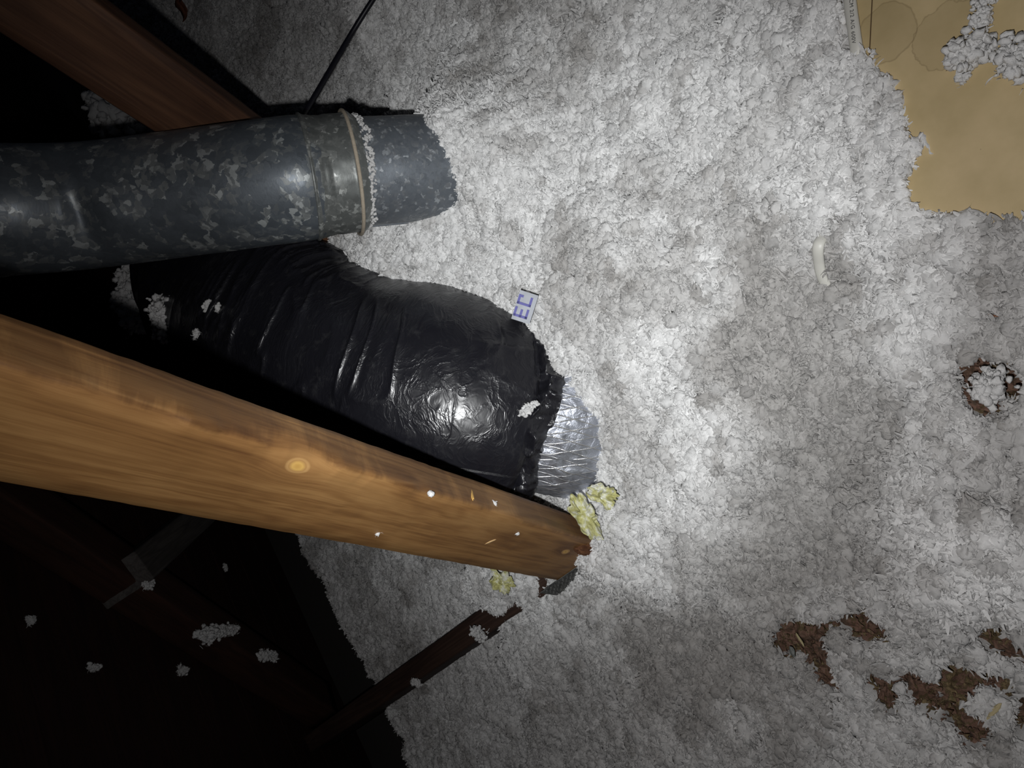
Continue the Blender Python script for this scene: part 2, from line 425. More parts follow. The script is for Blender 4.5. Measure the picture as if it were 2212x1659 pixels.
def tuft_mesh(name, spine, rad, seed, dens=1.0, sub=ICO2):
    """an irregular wisp of wool: many nodules strung along a spine"""
    r0 = np.random.RandomState(seed); spine = np.asarray(spine, float); parts = []
    C = catmull(spine, 60) if len(spine) > 2 else np.linspace(spine[0], spine[-1], 60)
    n = int(dens*2*(40+arclen(C)[-1]/.004*6)); rad = np.atleast_1d(rad)
    for k in range(n):
        t = r0.rand(); i = int(t*59); R = np.interp(t, np.linspace(0, 1, len(rad)), rad)
        d = r0.randn(3); d /= np.linalg.norm(d); c = C[i]+d*R*r0.rand()**.45*(1+.35*np.sin(t*23+seed))
        V, F = blob(r0.uniform(.14, .40)*max(.006, R*.75), seed+k, sub, .5, 1.8); V = V*r0.uniform(.7, 1.5, 3); parts.append((V+c, F))
        if k % 5 == 0:
            V, F = ribbons(2, R*.4, .008, .0009); parts.append((V+c+d*R*.25, F))
    V, F = join(parts); me = mesh_np(name, V, F); vattr(me, 'dirt', np.full(len(V), .1)); return me

# ------------------------------------------------------------------ the floor and the insulation surface
FAR = -.10                                                # level of the sunken far insulation
NEARP = fpoly([(2700, -900), (740, -400), (770, 30), (800, 130), (835, 230), (800, 330), (720, 480), (740, 545), (800, 580), (900, 700), (960, 1000), (985, 1190), (965, 1330), (1045, 1400), (1020, 1470), (1080, 1560), (1060, 2000), (2700, 2600)])
BOARDP = fpoly([(1805, -300), (1812, 0), (1822, 60), (1836, 100), (1850, 108), (1895, 118), (1905, 152), (1942, 180), (1962, 250), (1963, 296), (1985, 282), (2010, 300), (2020, 350), (1988, 325), (1975, 345), (1965, 415), (1985, 440), (2012, 452), (2022, 430), (2040, 448), (2110, 462), (2160, 466), (2212, 468), (2600, 480), (2600, -300)], .012)
HOLES = [fpoly(p, .0) for p in (
    [(1650, 1385), (1690, 1355), (1760, 1368), (1760, 1400), (1740, 1440), (1765, 1470), (1785, 1500), (1770, 1545), (1745, 1520), (1712, 1475), (1715, 1435), (1650, 1430)],
    [(1795, 1360), (1850, 1335), (1900, 1370), (1910, 1395), (1850, 1400), (1810, 1385)],
    [(2092, 1405), (2120, 1375), (2165, 1420), (2212, 1450), (2260, 1490), (2200, 1468), (2140, 1440)],
    [(2010, 1480), (2060, 1478), (2080, 1510), (2060, 1555), (2020, 1550), (2005, 1510)],
    [(1860, 1490), (1885, 1500), (1905, 1540), (1915, 1565), (1885, 1560), (1865, 1520)],
    [(1920, 1480), (1955, 1480), (1990, 1530), (2000, 1565), (1965, 1550), (1935, 1515)],
    [(2012, 1575), (2050, 1580), (2095, 1610), (2085, 1650), (2050, 1640), (2020, 1610)],
    [(2078, 815), (2100, 790), (2130, 792), (2165, 800), (2190, 840), (2190, 865), (2150, 885), (2110, 870), (2080, 845)],
    [(2110, 1500), (2150, 1510), (2160, 1545), (2120, 1530)],
    [(2175, 1590), (2230, 1590), (2230, 1650), (2190, 1630)])]
def bumpg(x, y, p, h, r, ry=None, ang=0):
    dx, dy = x-p[0], y-p[1]
    if ry is None: ry = r
    c, s = math.cos(ang), math.sin(ang); a, b = dx*c+dy*s, -dx*s+dy*c
    return h*np.exp(-(a/r)**2-(b/ry)**2)
ANCH = []
def anc(px, py, depth=None, z=None, w=.07):
    p = at(px, py, depth) if depth is not None else flr(px, py, z)
    ANCH.append((p[0], p[1], p[2], w))
for a_ in ((1025, 380, .90, None, .05), (1005, 450, .925, None, .04), (960, 300, .905, None, .05), (905, 262, .90, None, .045), (955, 325, .885, None, .045), (860, 225, .94, None, .05), (940, 180, 1.0, None, .05), (1080, 280, .93, None, .06), (900, 520, .985, None, .05), (770, 530, 1.08, None, .05),
           (1010, 520, .99, None, .05), (1060, 595, .98, None, .05), (1160, 660, .93, None, .04), (1235, 735, .90, None, .04), (1300, 800, .905, None, .04), (1185, 690, .92, None, .03),
           (1375, 900, .885, None, .05), (1365, 1010, .915, None, .05), (1450, 900, .865, None, .06), (1310, 1080, .965, None, .04), (1300, 1180, .955, None, .05), (1255, 1268, 1.05, None, .05),
           (1210, 1100, 1.02, None, .035), (1180, 1090, 1.04, None, .035),
           (1100, 1240, 1.12, None, .05), (1100, 1450, None, -.055, .06), (1000, 1350, None, -.055, .05), (1200, 1330, None, -.05, .06), (1300, 1350, None, -.035, .07), (1250, 1550, None, -.055, .1), (1500, 1500, None, -.03, .1),
           (1250, 560, None, .045, .06), (1350, 650, None, .04, .06), (1150, 400, None, .03, .08), (1250, 250, None, .01, .1), (1000, 100, None, .0, .1)): anc(*a_)
for gx in range(1150, 2500, 160):
    for gy in range(-200, 1300, 160):
        if not (gx < 1560 and gy > 150): anc(gx, gy, None, 0.0, .10)
for gx in range(1500, 2500, 200):
    for gy in range(1400, 2000, 200): anc(gx, gy, None, -.012, .12)
ANCH = np.array(ANCH)
def anchored(x, y):
    num = 0*x; den = 0*x+1e-9
    for ax, ay, az, w_ in ANCH:
        k_ = np.exp(-((x-ax)**2+(y-ay)**2)/(2*(w_*.62)**2))+1e-5/(.002+(x-ax)**2+(y-ay)**2)
        num = num+k_*az; den = den+k_
    return num/den
LEDGE = fpoly([(1120, 1480), (1180, 1290), (1260, 1260), (1400, 1290), (1560, 1335), (1740, 1372), (1830, 1340), (1950, 1330), (2080, 1318), (2212, 1325), (2700, 1330), (2700, 2600), (1060, 2600), (1060, 1600)])
VALLEY = fpoly([(1590, 560), (1700, 520), (1860, 600), (1880, 760), (1960, 860), (1960, 1010), (1900, 1150), (1960, 1300), (1700, 1345), (1580, 1280), (1560, 1100), (1610, 960), (1550, 800)])
def height(x, y):
    wx = x+.018*fbm2(x*22, y*22, 11, 3); wy = y+.018*fbm2(x*22+9, y*22, 13, 3)
    near = sstep(.03, -.03, sdf(wx, wy, NEARP))
    base = anchored(x, y)
    h = FAR*(1-near)+base*near
    led = sstep(.015, -.045, sdf(wx, wy, LEDGE)); h = h-.022*led*near
    val = sstep(.03, -.06, sdf(wx, wy, VALLEY)); h = h-.034*val
    h = h+bumpg(x, y, flr(2080, 1180, .02), .030, .07)
    h = h-.013*sstep(.42, .62, n2(x*34+5, y*34, 91))
    h = h+.014*fbm2(x*6, y*6, 3, 3)+.010*fbm2(x*15, y*15, 4, 2)
    # billows
    q = fbm2(x*40, y*40, 21, 2)*.25
    b1 = np.sqrt(np.clip(1-worley(x*24+q, y*24+q, 1)**2, 0, 1))
    b2 = np.sqrt(np.clip(1-worley(x*55+q*2, y*55-q, 2)**2, 0, 1))
    b3 = np.sqrt(np.clip(1-worley(x*120+q*3, y*120-q, 3)**2, 0, 1))
    h = h+.016*(b1-.7)*(.6+.5*n2(x*5, y*5, 8))+.008*(b2-.75)+.0045*(b3-.75)
    h = h+.0035*fbm2(x*110, y*110, 31, 3)
    return h
def board_drop(x, y):
    j = .006*fbm2(x*60, y*60, 41, 4)+.004*n2(x*190, y*190, 43)
    return sdf(x, y, BOARDP)+j-.0035
def hole_sd(x, y):
    j = .006*fbm2(x*70, y*70, 51, 3)+.003*n2(x*200, y*200, 53)
    d = np.full(x.shape, 1e3)
    for p in HOLES: d = np.minimum(d, sdf(x, y, p))
    return d+j-.008
# eave line: the insulation stops at the top plate
EA, EB = flr(805, 1500, FAR), flr(235, 300, FAR)
ed = (EB-EA)[:2]; ed /= np.linalg.norm(ed); en = np.array([ed[1], -ed[0]])
if (np.array([0, 0])-EA[:2]) @ en < 0: en = -en                          # points to the camera side

BOARD_Z = .006
SHEET = [(1770, -260), (1925, 515), (2560, 515), (2560, -260)]
SHEETP = fpoly(SHEET, .006)
def floor_level(x, y):
    """height with the board, hole and eave cut-outs"""
    h = height(x, y)
    sb = board_drop(x, y); sh = hole_sd(x, y)
    edge = sstep(0, .035, sb)
    hb = np.maximum(h, .010)*edge+(1-edge)*np.clip(BOARD_Z+.006+.3*(h), BOARD_Z+.002, .03)
    h = np.where(sb < .035, hb, h); ss = sdf(x, y, SHEETP); h = np.where((sb >= .035) & (ss < .012), np.maximum(h, .013), h)
    h = np.where(sb < 0, BOARD_Z-.012+np.clip(sb, -.012, 0)*1.2, h)
    h = h-.032*sstep(.003, -.005, sh)
    se = (x-EA[0])*en[0]+(y-EA[1])*en[1]+.02*fbm2(x*14, y*14, 61, 4)
    h = h-.09*sstep(.03, -.03, se)
    return h, sb, sh, se

def build_insulation():
    ys = [-.12]
    while ys[-1] < 2.75:
        d = math.hypot(max(ys[-1], 0), CAMH); ys.append(ys[-1]+.0024*max(1, (d/.85)**2.2))
    ys = np.array(ys); V = []; xs_n = 560
    # grid whose columns fan out with distance (finer near the viewer, coarser far away)
    lo = -.62-.28*np.clip(ys, 0, 9); hi = .50+.52*np.clip(ys, 0, 9)
    t = np.linspace(0, 1, xs_n)[None]
    X = lo[:, None]*(1-t)+hi[:, None]*t; Y = ys[:, None]+0*t
    Z, sb, sh, se = floor_level(X, Y)
    jx = .0022*fbm2(X*150, Y*150, 71, 2); jy = .0022*fbm2(X*150, Y*150, 73, 2)
    P = np.stack([X+jx, Y+jy, Z], -1).reshape(-1, 3)
    F = grid_faces(len(ys), xs_n)
    keep = ((sb > -.016) & (se > -.045)).ravel()[F].all(1)
    F = F[keep]
    used = np.zeros(len(P), bool); used[F.ravel()] = True; idx = np.cumsum(used)-1
    P = P[used]; F = idx[F]
    me = mesh_np('loose_fill_insulation', P, F)
    x, y = P[:, 0], P[:, 1]
    sb_, sh_, se_ = sb.ravel()[used], sh.ravel()[used], se.ravel()[used]
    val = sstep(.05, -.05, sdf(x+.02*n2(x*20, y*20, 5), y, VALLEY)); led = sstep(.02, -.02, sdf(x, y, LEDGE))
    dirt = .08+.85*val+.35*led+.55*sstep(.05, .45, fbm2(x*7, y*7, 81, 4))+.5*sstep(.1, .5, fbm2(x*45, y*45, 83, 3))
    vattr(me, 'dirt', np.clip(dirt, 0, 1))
    dist = np.hypot(y, CAMH)
    dens = np.clip(1.15/dist**1.6, .12, 1.4)*(sb_ > .004)*(sh_ > .0025)*(se_ > -.04)
    vattr(me, 'dens', dens)
    o = obj('loose_fill_insulation', me, M_FLUFF, label='white and grey loose fill glass wool insulation heaped over the whole attic floor', cat='insulation', kind='stuff')
    # --- scatter the nodules on it
    C = bpy.data.collections.new('wool_nodules')
    for i, m_ in enumerate(NOD):
        m_.materials.append(M_FLAKE); q = bpy.data.objects.new('wool_nodule', m_); C.objects.link(q)
    ng = bpy.data.node_groups.new('scatter_wool', 'GeometryNodeTree')
    ng.interface.new_socket('Geometry', in_out='INPUT', socket_type='NodeSocketGeometry')
    ng.interface.new_socket('Geometry', in_out='OUTPUT', socket_type='NodeSocketGeometry')
    N = ng.nodes; L = ng.links
    gi = N.new('NodeGroupInput'); go = N.new('NodeGroupOutput')
    dp = N.new('GeometryNodeDistributePointsOnFaces'); na = N.new('GeometryNodeInputNamedAttribute'); na.data_type = 'FLOAT'; na.inputs['Name'].default_value = 'dens'
    mu = N.new('ShaderNodeMath'); mu.operation = 'MULTIPLY'; mu.inputs[1].default_value = DENS
    L.new(na.outputs[0], mu.inputs[0]); L.new(gi.outputs[0], dp.inputs['Mesh']); L.new(mu.outputs[0], dp.inputs['Density'])
    ci = N.new('GeometryNodeCollectionInfo'); ci.inputs['Collection'].default_value = C; ci.inputs['Separate Children'].default_value = True; ci.inputs['Reset Children'].default_value = True
    ip = N.new('GeometryNodeInstanceOnPoints'); ip.inputs['Pick Instance'].default_value = True
    rr = N.new('FunctionNodeRandomValue'); rr.data_type = 'FLOAT_VECTOR'; rr.inputs[0].default_value = (-.6, -.6, 0); rr.inputs[1].default_value = (.6, .6, 6.283)
    rsn = N.new('FunctionNodeRandomValue'); rsn.data_type = 'FLOAT'; rsn.inputs[2].default_value = 0.0; rsn.inputs[3].default_value = 1.0; rsn.inputs['Seed'].default_value = 3
    pw = N.new('ShaderNodeMath'); pw.operation = 'POWER'; pw.inputs[1].default_value = 2.6
    ma = N.new('ShaderNodeMath'); ma.operation = 'MULTIPLY_ADD'; ma.inputs[1].default_value = 1.5; ma.inputs[2].default_value = .48
    L.new(rsn.outputs[1], pw.inputs[0]); L.new(pw.outputs[0], ma.inputs[0])
    L.new(dp.outputs['Points'], ip.inputs['Points']); L.new(ci.outputs[0], ip.inputs['Instance'])
    L.new(rr.outputs[0], ip.inputs['Rotation']); L.new(ma.outputs[0], ip.inputs['Scale'])
    jg = N.new('GeometryNodeJoinGeometry'); L.new(gi.outputs[0], jg.inputs[0]); L.new(ip.outputs[0], jg.inputs[0]); L.new(jg.outputs[0], go.inputs[0])
    md = o.modifiers.new('scatter', 'NODES'); md.node_group = ng
    return o
DENS = 70000
build_insulation()
def surf(x, y):
    h = floor_level(np.array([x], float), np.array([y], float))[0][0]; return h
def fl2(px, py, h0=0.0):                                  # where a sight line meets the insulation
    p = flr(px, py, h0)
    for _ in range(12):
        h = float(height(np.array([p[0]]), np.array([p[1]]))[0]); p = flr(px, py, .5*h+.5*p[2])
    return p

# ceiling boards of the room below: the attic floor under the wool
M_GYP = mat_plain('dusty_plasterboard', (.06, .055, .05), .9)
f = obj('floor', box_mesh('floor', 5.0, 4.6, .02), M_GYP, kind='structure', loc=(.4, 1.3, -.26))

# brown shavings layer seen through the holes
def build_debris():
    m = MT('brown_debris'); at_ = m.n('ShaderNodeObjectInfo').outputs['Random']; c = m.coord()
    m.set(Base_Color=m.ramp(m.noise(c, 48, 5, .75), [(.30, (.030, .022, .014)), (.42, (.10, .060, .038)), (.50, (.19, .105, .075)), (.56, (.075, .055, .022)), (.63, (.22, .155, .08)), (.72, (.12, .11, .045)), (.85, (.30, .23, .13))]), Roughness=.8)
    m.bump(m.noise(c, 300, 3), .5, .001)
    P = []
    hp = HOLES; r0 = np.random.RandomState(3)
    for p in hp:
        q = np.array(p); lo, hi = q.min(0)-.012, q.max(0)+.012
        nx, ny = int((hi[0]-lo[0])/.003)+2, int((hi[1]-lo[1])/.003)+2
        X, Y = np.meshgrid(np.linspace(lo[0], hi[0], nx), np.linspace(lo[1], hi[1], ny), indexing='ij')
        Hh = height(X, Y)-.020+.012*fbm2(X*70, Y*70, 5)
        P.append((np.stack([X, Y, Hh], -1).reshape(-1, 3), grid_faces(nx, ny)))
        n = int(len(X.ravel())*.14)
        for k in range(n):
            x, y = r0.uniform(lo[0], hi[0]), r0.uniform(lo[1], hi[1])
            if hole_sd(np.array([x]), np.array([y]))[0] > .004: continue
            a, b = r0.uniform(.004, .012), r0.uniform(.002, .005)
            V, F = ribbons(1, 0, a, b, 3); h = float(height(np.array([x]), np.array([y]))[0])
            P.append((V+[x, y, h-.012+r0.uniform(0, .006)], F))
    V, F = join(P); me = mesh_np('shavings_layer', V, F, False)
    obj('wood_shavings', me, m.m, label='reddish brown shavings showing through holes in the wool at the right edge', cat='shavings', kind='stuff')
build_debris()

# ------------------------------------------------------------------ roof: rafters and boards, far and left
PITCH = math.radians(45)
eo = EA[:2]-en*.36                                        # where the boards come down behind the plate
up_in = np.array([en[0]*math.cos(PITCH), en[1]*math.cos(PITCH), math.sin(PITCH)])
e3 = np.array([ed[0], ed[1], 0.]); rn = np.cross(e3, up_in)
if rn[2] > 0: rn = -rn                                    # looking down into the attic
RO = np.array([eo[0], eo[1], FAR-.06])
def rbox(name, a0, a1, b0, b1, t0, t1, mat, parent=None, **kw):
    """box on the roof plane: a along the eave, b up the slope, t below the boards"""
    c = RO+e3*((a0+a1)/2)+up_in*((b0+b1)/2)+rn*((t0+t1)/2)
    o = obj(name, box_mesh(name, abs(a1-a0), abs(b1-b0), abs(t1-t0)), mat, parent, **kw)
    zx = e3; zy = up_in; zz = np.cross(zx, zy)
    Mx = Matrix([[zx[i], zy[i], zz[i], c[i]] for i in range(3)]+[[0, 0, 0, 1]])
    if parent is not None: o.matrix_world = Mx
    else: o.matrix_world = Mx
    return o
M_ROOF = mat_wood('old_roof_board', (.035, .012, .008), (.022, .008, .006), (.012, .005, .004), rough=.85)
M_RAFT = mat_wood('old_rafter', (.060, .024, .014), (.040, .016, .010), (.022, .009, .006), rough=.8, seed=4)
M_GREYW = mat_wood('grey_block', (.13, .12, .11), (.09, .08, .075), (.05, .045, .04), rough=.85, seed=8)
ceil = obj('ceiling', None, kind='structure')
k = 0; b = -.426
while b < 3.4:
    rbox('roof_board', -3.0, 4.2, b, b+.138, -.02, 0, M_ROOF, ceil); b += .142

def a_of(px, py, off=.0):                                 # roof coordinates of a sight line
    r = wv(ray(px, py)); o = RO+rn*off; t = ((o-CAMP)@rn)/(r@rn); p = CAMP+r*t-RO
    return p@e3, p@up_in, t
ROOFDBG = [a_of(*q) for q in ((60, 1040), (575, 1420), (0, 1300), (390, 1130), (245, 1240), (20, 300))]
print('roof coords', np.round(ROOFDBG, 3))

# ------------------------------------------------------------------ truss members
def solve_frame(D, y_dir, z_dir):
    x = D/np.linalg.norm(D); y = y_dir-x*(x@y_dir); y /= np.linalg.norm(y); z = np.cross(x, y)
    return np.array([x, y, z]).T
# near web: edges A (top outer), B (ridge), C (bottom)
Dn = wv(np.array([(2075-1106)/FPX, (829.5-1408)/FPX, -1.])); Dn /= np.linalg.norm(Dn)
A0, B0, C0 = at(0, 672, .3884), at(0, 782, .3666), at(0, 1045, .4286)
yv, zv = A0-B0, C0-B0
Fm = solve_frame(Dn, yv, zv)
if Fm[:, 2] @ zv < 0: print('mirror')
EXT = .30
CB = B0+wv((0, 0, 0))
# length so that the foot lands at x = 1240
def s_at(P, D, px):
    v = M3.T @ (P-CAMP); d = M3.T @ D; k_ = (px-1106)/FPX
    return (-k_*v[2]-v[0])/(d[0]+k_*d[2])
Ln = s_at(C0, Dn, 1243)
webw = root('roof_truss_web', B0-Dn*EXT, 'orange brown timber strut slanting across the lower left in front of the black duct', 'timber', mat3=Fm)
def wane_near(X, Y, Z):
    d = np.hypot(Y, Z)                                    # torn saw edge along the ridge
    n = np.clip(fbm3((X-.2)*16, X*0, X*0+3)*1.3+.15, 0, 1)*np.exp(-((X-.50)/.16)**2)
    n = n+np.clip(n3(X*55, 0*X, 0*X+8), 0, 1)*.45*np.exp(-((X-.56)/.14)**2)
    k_ = np.exp(-(d/.010)**2)*n*.0055
    return Y+k_*.9, Z+k_*1.1
LT = Ln+EXT
sgn = 1 if Fm[:, 2] @ zv > 0 else -1
zk = lambda v: v*sgn
# knot positions on the two faces, from the photograph's sight lines
def on_face(px, py, face):
    r = wv(ray(px, py)); n = Fm[:, 1] if face == 'main' else Fm[:, 2]
    t = ((B0-CAMP)@n)/(r@n); p = CAMP+r*t-(B0-Dn*EXT); return Fm.T @ p
kn1 = on_face(645, 1009, 'main'); kn2 = on_face(1222, 1192, 'main')
M_WEB = mat_wood('fir_strut', (.35, .190, .070), (.262, .132, .046), (.125, .055, .020), face_shade=True, knots=((kn1[0], kn1[1], kn1[2], .0075), (kn2[0], kn2[1], kn2[2], .0055)), rough=.5, seed=1.3)
me = beam_mesh('strut_body', LT, .038, .089, 1, 560, .0005, wane_near, 0.0)
if sgn < 0:
    co = np.empty(len(me.vertices)*3, np.float32); me.vertices.foreach_get('co', co); co = co.reshape(-1, 3); co[:, 2] *= -1; me.vertices.foreach_set('co', co.ravel()); me.flip_normals()
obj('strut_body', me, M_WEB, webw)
print('web', kn1, kn2, Ln, sgn)
# split bark pocket at the foot, nail plate, splinters
M_DARKW = mat_wood('bark_pocket', (.16, .07, .03), (.09, .035, .015), (.03, .012, .006), rough=.9, gs=3)
V, F = blob(1, 4, ICO4, .3, 3); V = V*[.024, .010, .009]; me = mesh_np('bark_knot', V, F)
bp = on_face(1268, 1183, 'main'); bp[0] = min(bp[0], LT-.004)
o = obj('bark_knot', me, M_DARKW, webw, label='dark split knot at the foot'); o.location = bp; o.rotation_euler = (0, .25*sgn, 0)
def plate():
    mm = MT('nail_plate_steel'); c = mm.coord()
    mm.set(Base_Color=mm.ramp(mm.noise(c, 140), [(.3, (.05, .05, .05)), (.7, (.22, .22, .21))]), Metallic=.6, Roughness=.55)
    P = []
    nx, nz = 14, 9
    for i in range(nx):
        for j in range(nz):
            x, z = i*.0052, j*.0072+(i % 2)*.003
            V = np.array([(x, -.0010, z), (x+.0036, -.0010, z), (x+.0036, -.0016, z+.0022), (x, -.0016, z+.0022), (x+.0018, -.0034, z+.001)])
            P.append((V, np.array([(0, 1, 4), (1, 2, 4), (2, 3, 4), (3, 0, 4)])))
    V = np.array([(-.003, 0, -.003), (nx*.0052, 0, -.003), (nx*.0052, 0, nz*.0072+.003), (-.003, 0, nz*.0072+.003)])
    V2 = np.vstack([V, V+[0, -.001, 0]]); P.append((V2, np.array([(0, 1, 2, 3), (4, 7, 6, 5), (0, 4, 5, 1), (1, 5, 6, 2), (2, 6, 7, 3), (3, 7, 4, 0)])))
    V, F = join(P); V[:, 2] *= sgn
    o = obj('nail_plate', mesh_np('nail_plate', V, F, False), mm.m, webw, label='grey toothed steel nail plate at the foot')
    q = on_face(1243, 1215, 'main'); o.location = (LT-.012, q[1]-.0006, q[2]+.004*sgn); o.rotation_euler = (0, 0, 0)
plate()
M_SPL = mat_plain('raw_splinter', (.70, .42, .12), .6, 0, .3, 400)
def splinter(px, py, face, L, Wd, ang, col=M_SPL, nm='raw_scar'):
    p = on_face(px, py, face)
    V, F = blob(1, px, ICO2, .4, 3)
    if face == 'main': V = V*[L, .0006, Wd]
    else: V = V*[L, Wd, .0006]
    o = obj(nm, mesh_np(nm, V, F), col, webw); o.location = p
    o.rotation_euler = (0, ang*sgn, 0) if face == 'main' else (0, 0, ang)
splinter(1020, 1068, 'top', .009, .0022, 1.1)
splinter(1060, 1170, 'main', .007, .0018, .9, mat_plain('pale_scar', (.75, .50, .24), .7))
splinter(1225, 1247, 'main', .008, .0015, 1.0, mat_plain('pale_chip', (.62, .48, .36), .8))

# second web of the next truss, top left, and its dark companion members
Lr = 2.0
def member(px0, py0, px1, py1, z0, D, name, label, a, b, y_from, mat, L, back=.25, group=None, nx=120, seed=2):
    pass
Bt = at(430/2, 0, .80)                                    # ridge edge at the top of the frame
ry0, ry1 = at(215, 0, .78), None
Ft = solve_frame(Dn, yv, zv)
# put it parallel to the near web: its C edge passes the sight line (170,178)
def scale_depth():
    # total apparent width 0.092 m -> depth at the middle (340,250)
    return .90
zt = scale_depth()
Cc = at(170, 181, zt-.06)                                 # a point of the lower edge C
Bc = Cc-(C0-B0)
rt = root('roof_truss_web', Bc-Dn*.35, 'dark brown timber strut in the top left corner, running behind the metal pipe', 'timber', mat3=Fm)
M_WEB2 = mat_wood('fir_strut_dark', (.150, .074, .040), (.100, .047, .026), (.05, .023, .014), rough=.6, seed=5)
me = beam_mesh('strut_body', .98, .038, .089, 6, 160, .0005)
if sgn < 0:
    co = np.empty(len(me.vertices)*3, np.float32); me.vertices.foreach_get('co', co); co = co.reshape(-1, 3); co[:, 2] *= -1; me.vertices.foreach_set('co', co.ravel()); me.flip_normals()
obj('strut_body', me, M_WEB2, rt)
webw['group'] = rt['group'] = 'slanting web struts of the trusses'

# bottom chord lying in the wool
p0, p1 = at(1235, 1245, 1.04), flr(560, 1700, -.015)
Dc = p1-p0; Lc = np.linalg.norm(Dc); Dc /= Lc
yside = np.cross([0, 0, 1], Dc)
if yside @ (p0[:2].tolist()+[0]) > 0: yside = -yside      # the side facing the camera
Fc = solve_frame(Dc, -np.array(yside), np.array([0, 0, -1.]))
ch = root('ceiling_joist', p0, 'dark brown joist half buried in wool, running to the bottom edge', 'timber', mat3=Fc)
M_CH = mat_wood('chord_timber', (.085, .048, .034), (.055, .030, .022), (.03, .016, .012), rough=.75, seed=9)
me = beam_mesh('joist_body', Lc+.1, .038, .12, 9, 160, .0008)
if Fc[:, 2][2] > 0:
    co = np.empty(len(me.vertices)*3, np.float32); me.vertices.foreach_get('co', co); co = co.reshape(-1, 3); co[:, 2] *= -1; me.vertices.foreach_set('co', co.ravel()); me.flip_normals()
obj('joist_body', me, M_CH, ch)

# rafters under the roof boards
def rafter_between(q0, q1, wd, dp, mat, name, label, ext0=.0, ext1=.0):
    a0, b0, _ = a_of(*q0, dp); a1, b1, _ = a_of(*q1, dp)
    P0 = RO+e3*a0+up_in*b0; P1 = RO+e3*a1+up_in*b1; D = P1-P0; L = np.linalg.norm(D); D /= L
    P0 = P0-D*ext0; L += ext0+ext1; y = np.cross(rn, D); Fr = np.array([D, y, np.cross(D, y)]).T
    r_ = root(name, P0, label, 'timber', mat3=Fr)
    me = beam_mesh('rafter_body', L, wd, dp, 3, 60); zz = np.cross(D, y)
    co = np.empty(len(me.vertices)*3, np.float32); me.vertices.foreach_get('co', co); co = co.reshape(-1, 3); co[:, 1] -= wd/2
    if zz @ rn < 0: co[:, 2] *= -1; me.flip_normals()
    me.vertices.foreach_set('co', co.ravel())
    obj('rafter_body', me, mat, r_); return r_
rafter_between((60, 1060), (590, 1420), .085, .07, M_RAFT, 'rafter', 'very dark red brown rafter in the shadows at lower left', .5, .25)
rafter_between((440, 1110), (310, 1222), .060, .095, M_GREYW, 'wood_block', 'short grey timber block crossing the dark rafter at lower left', .06, .0)

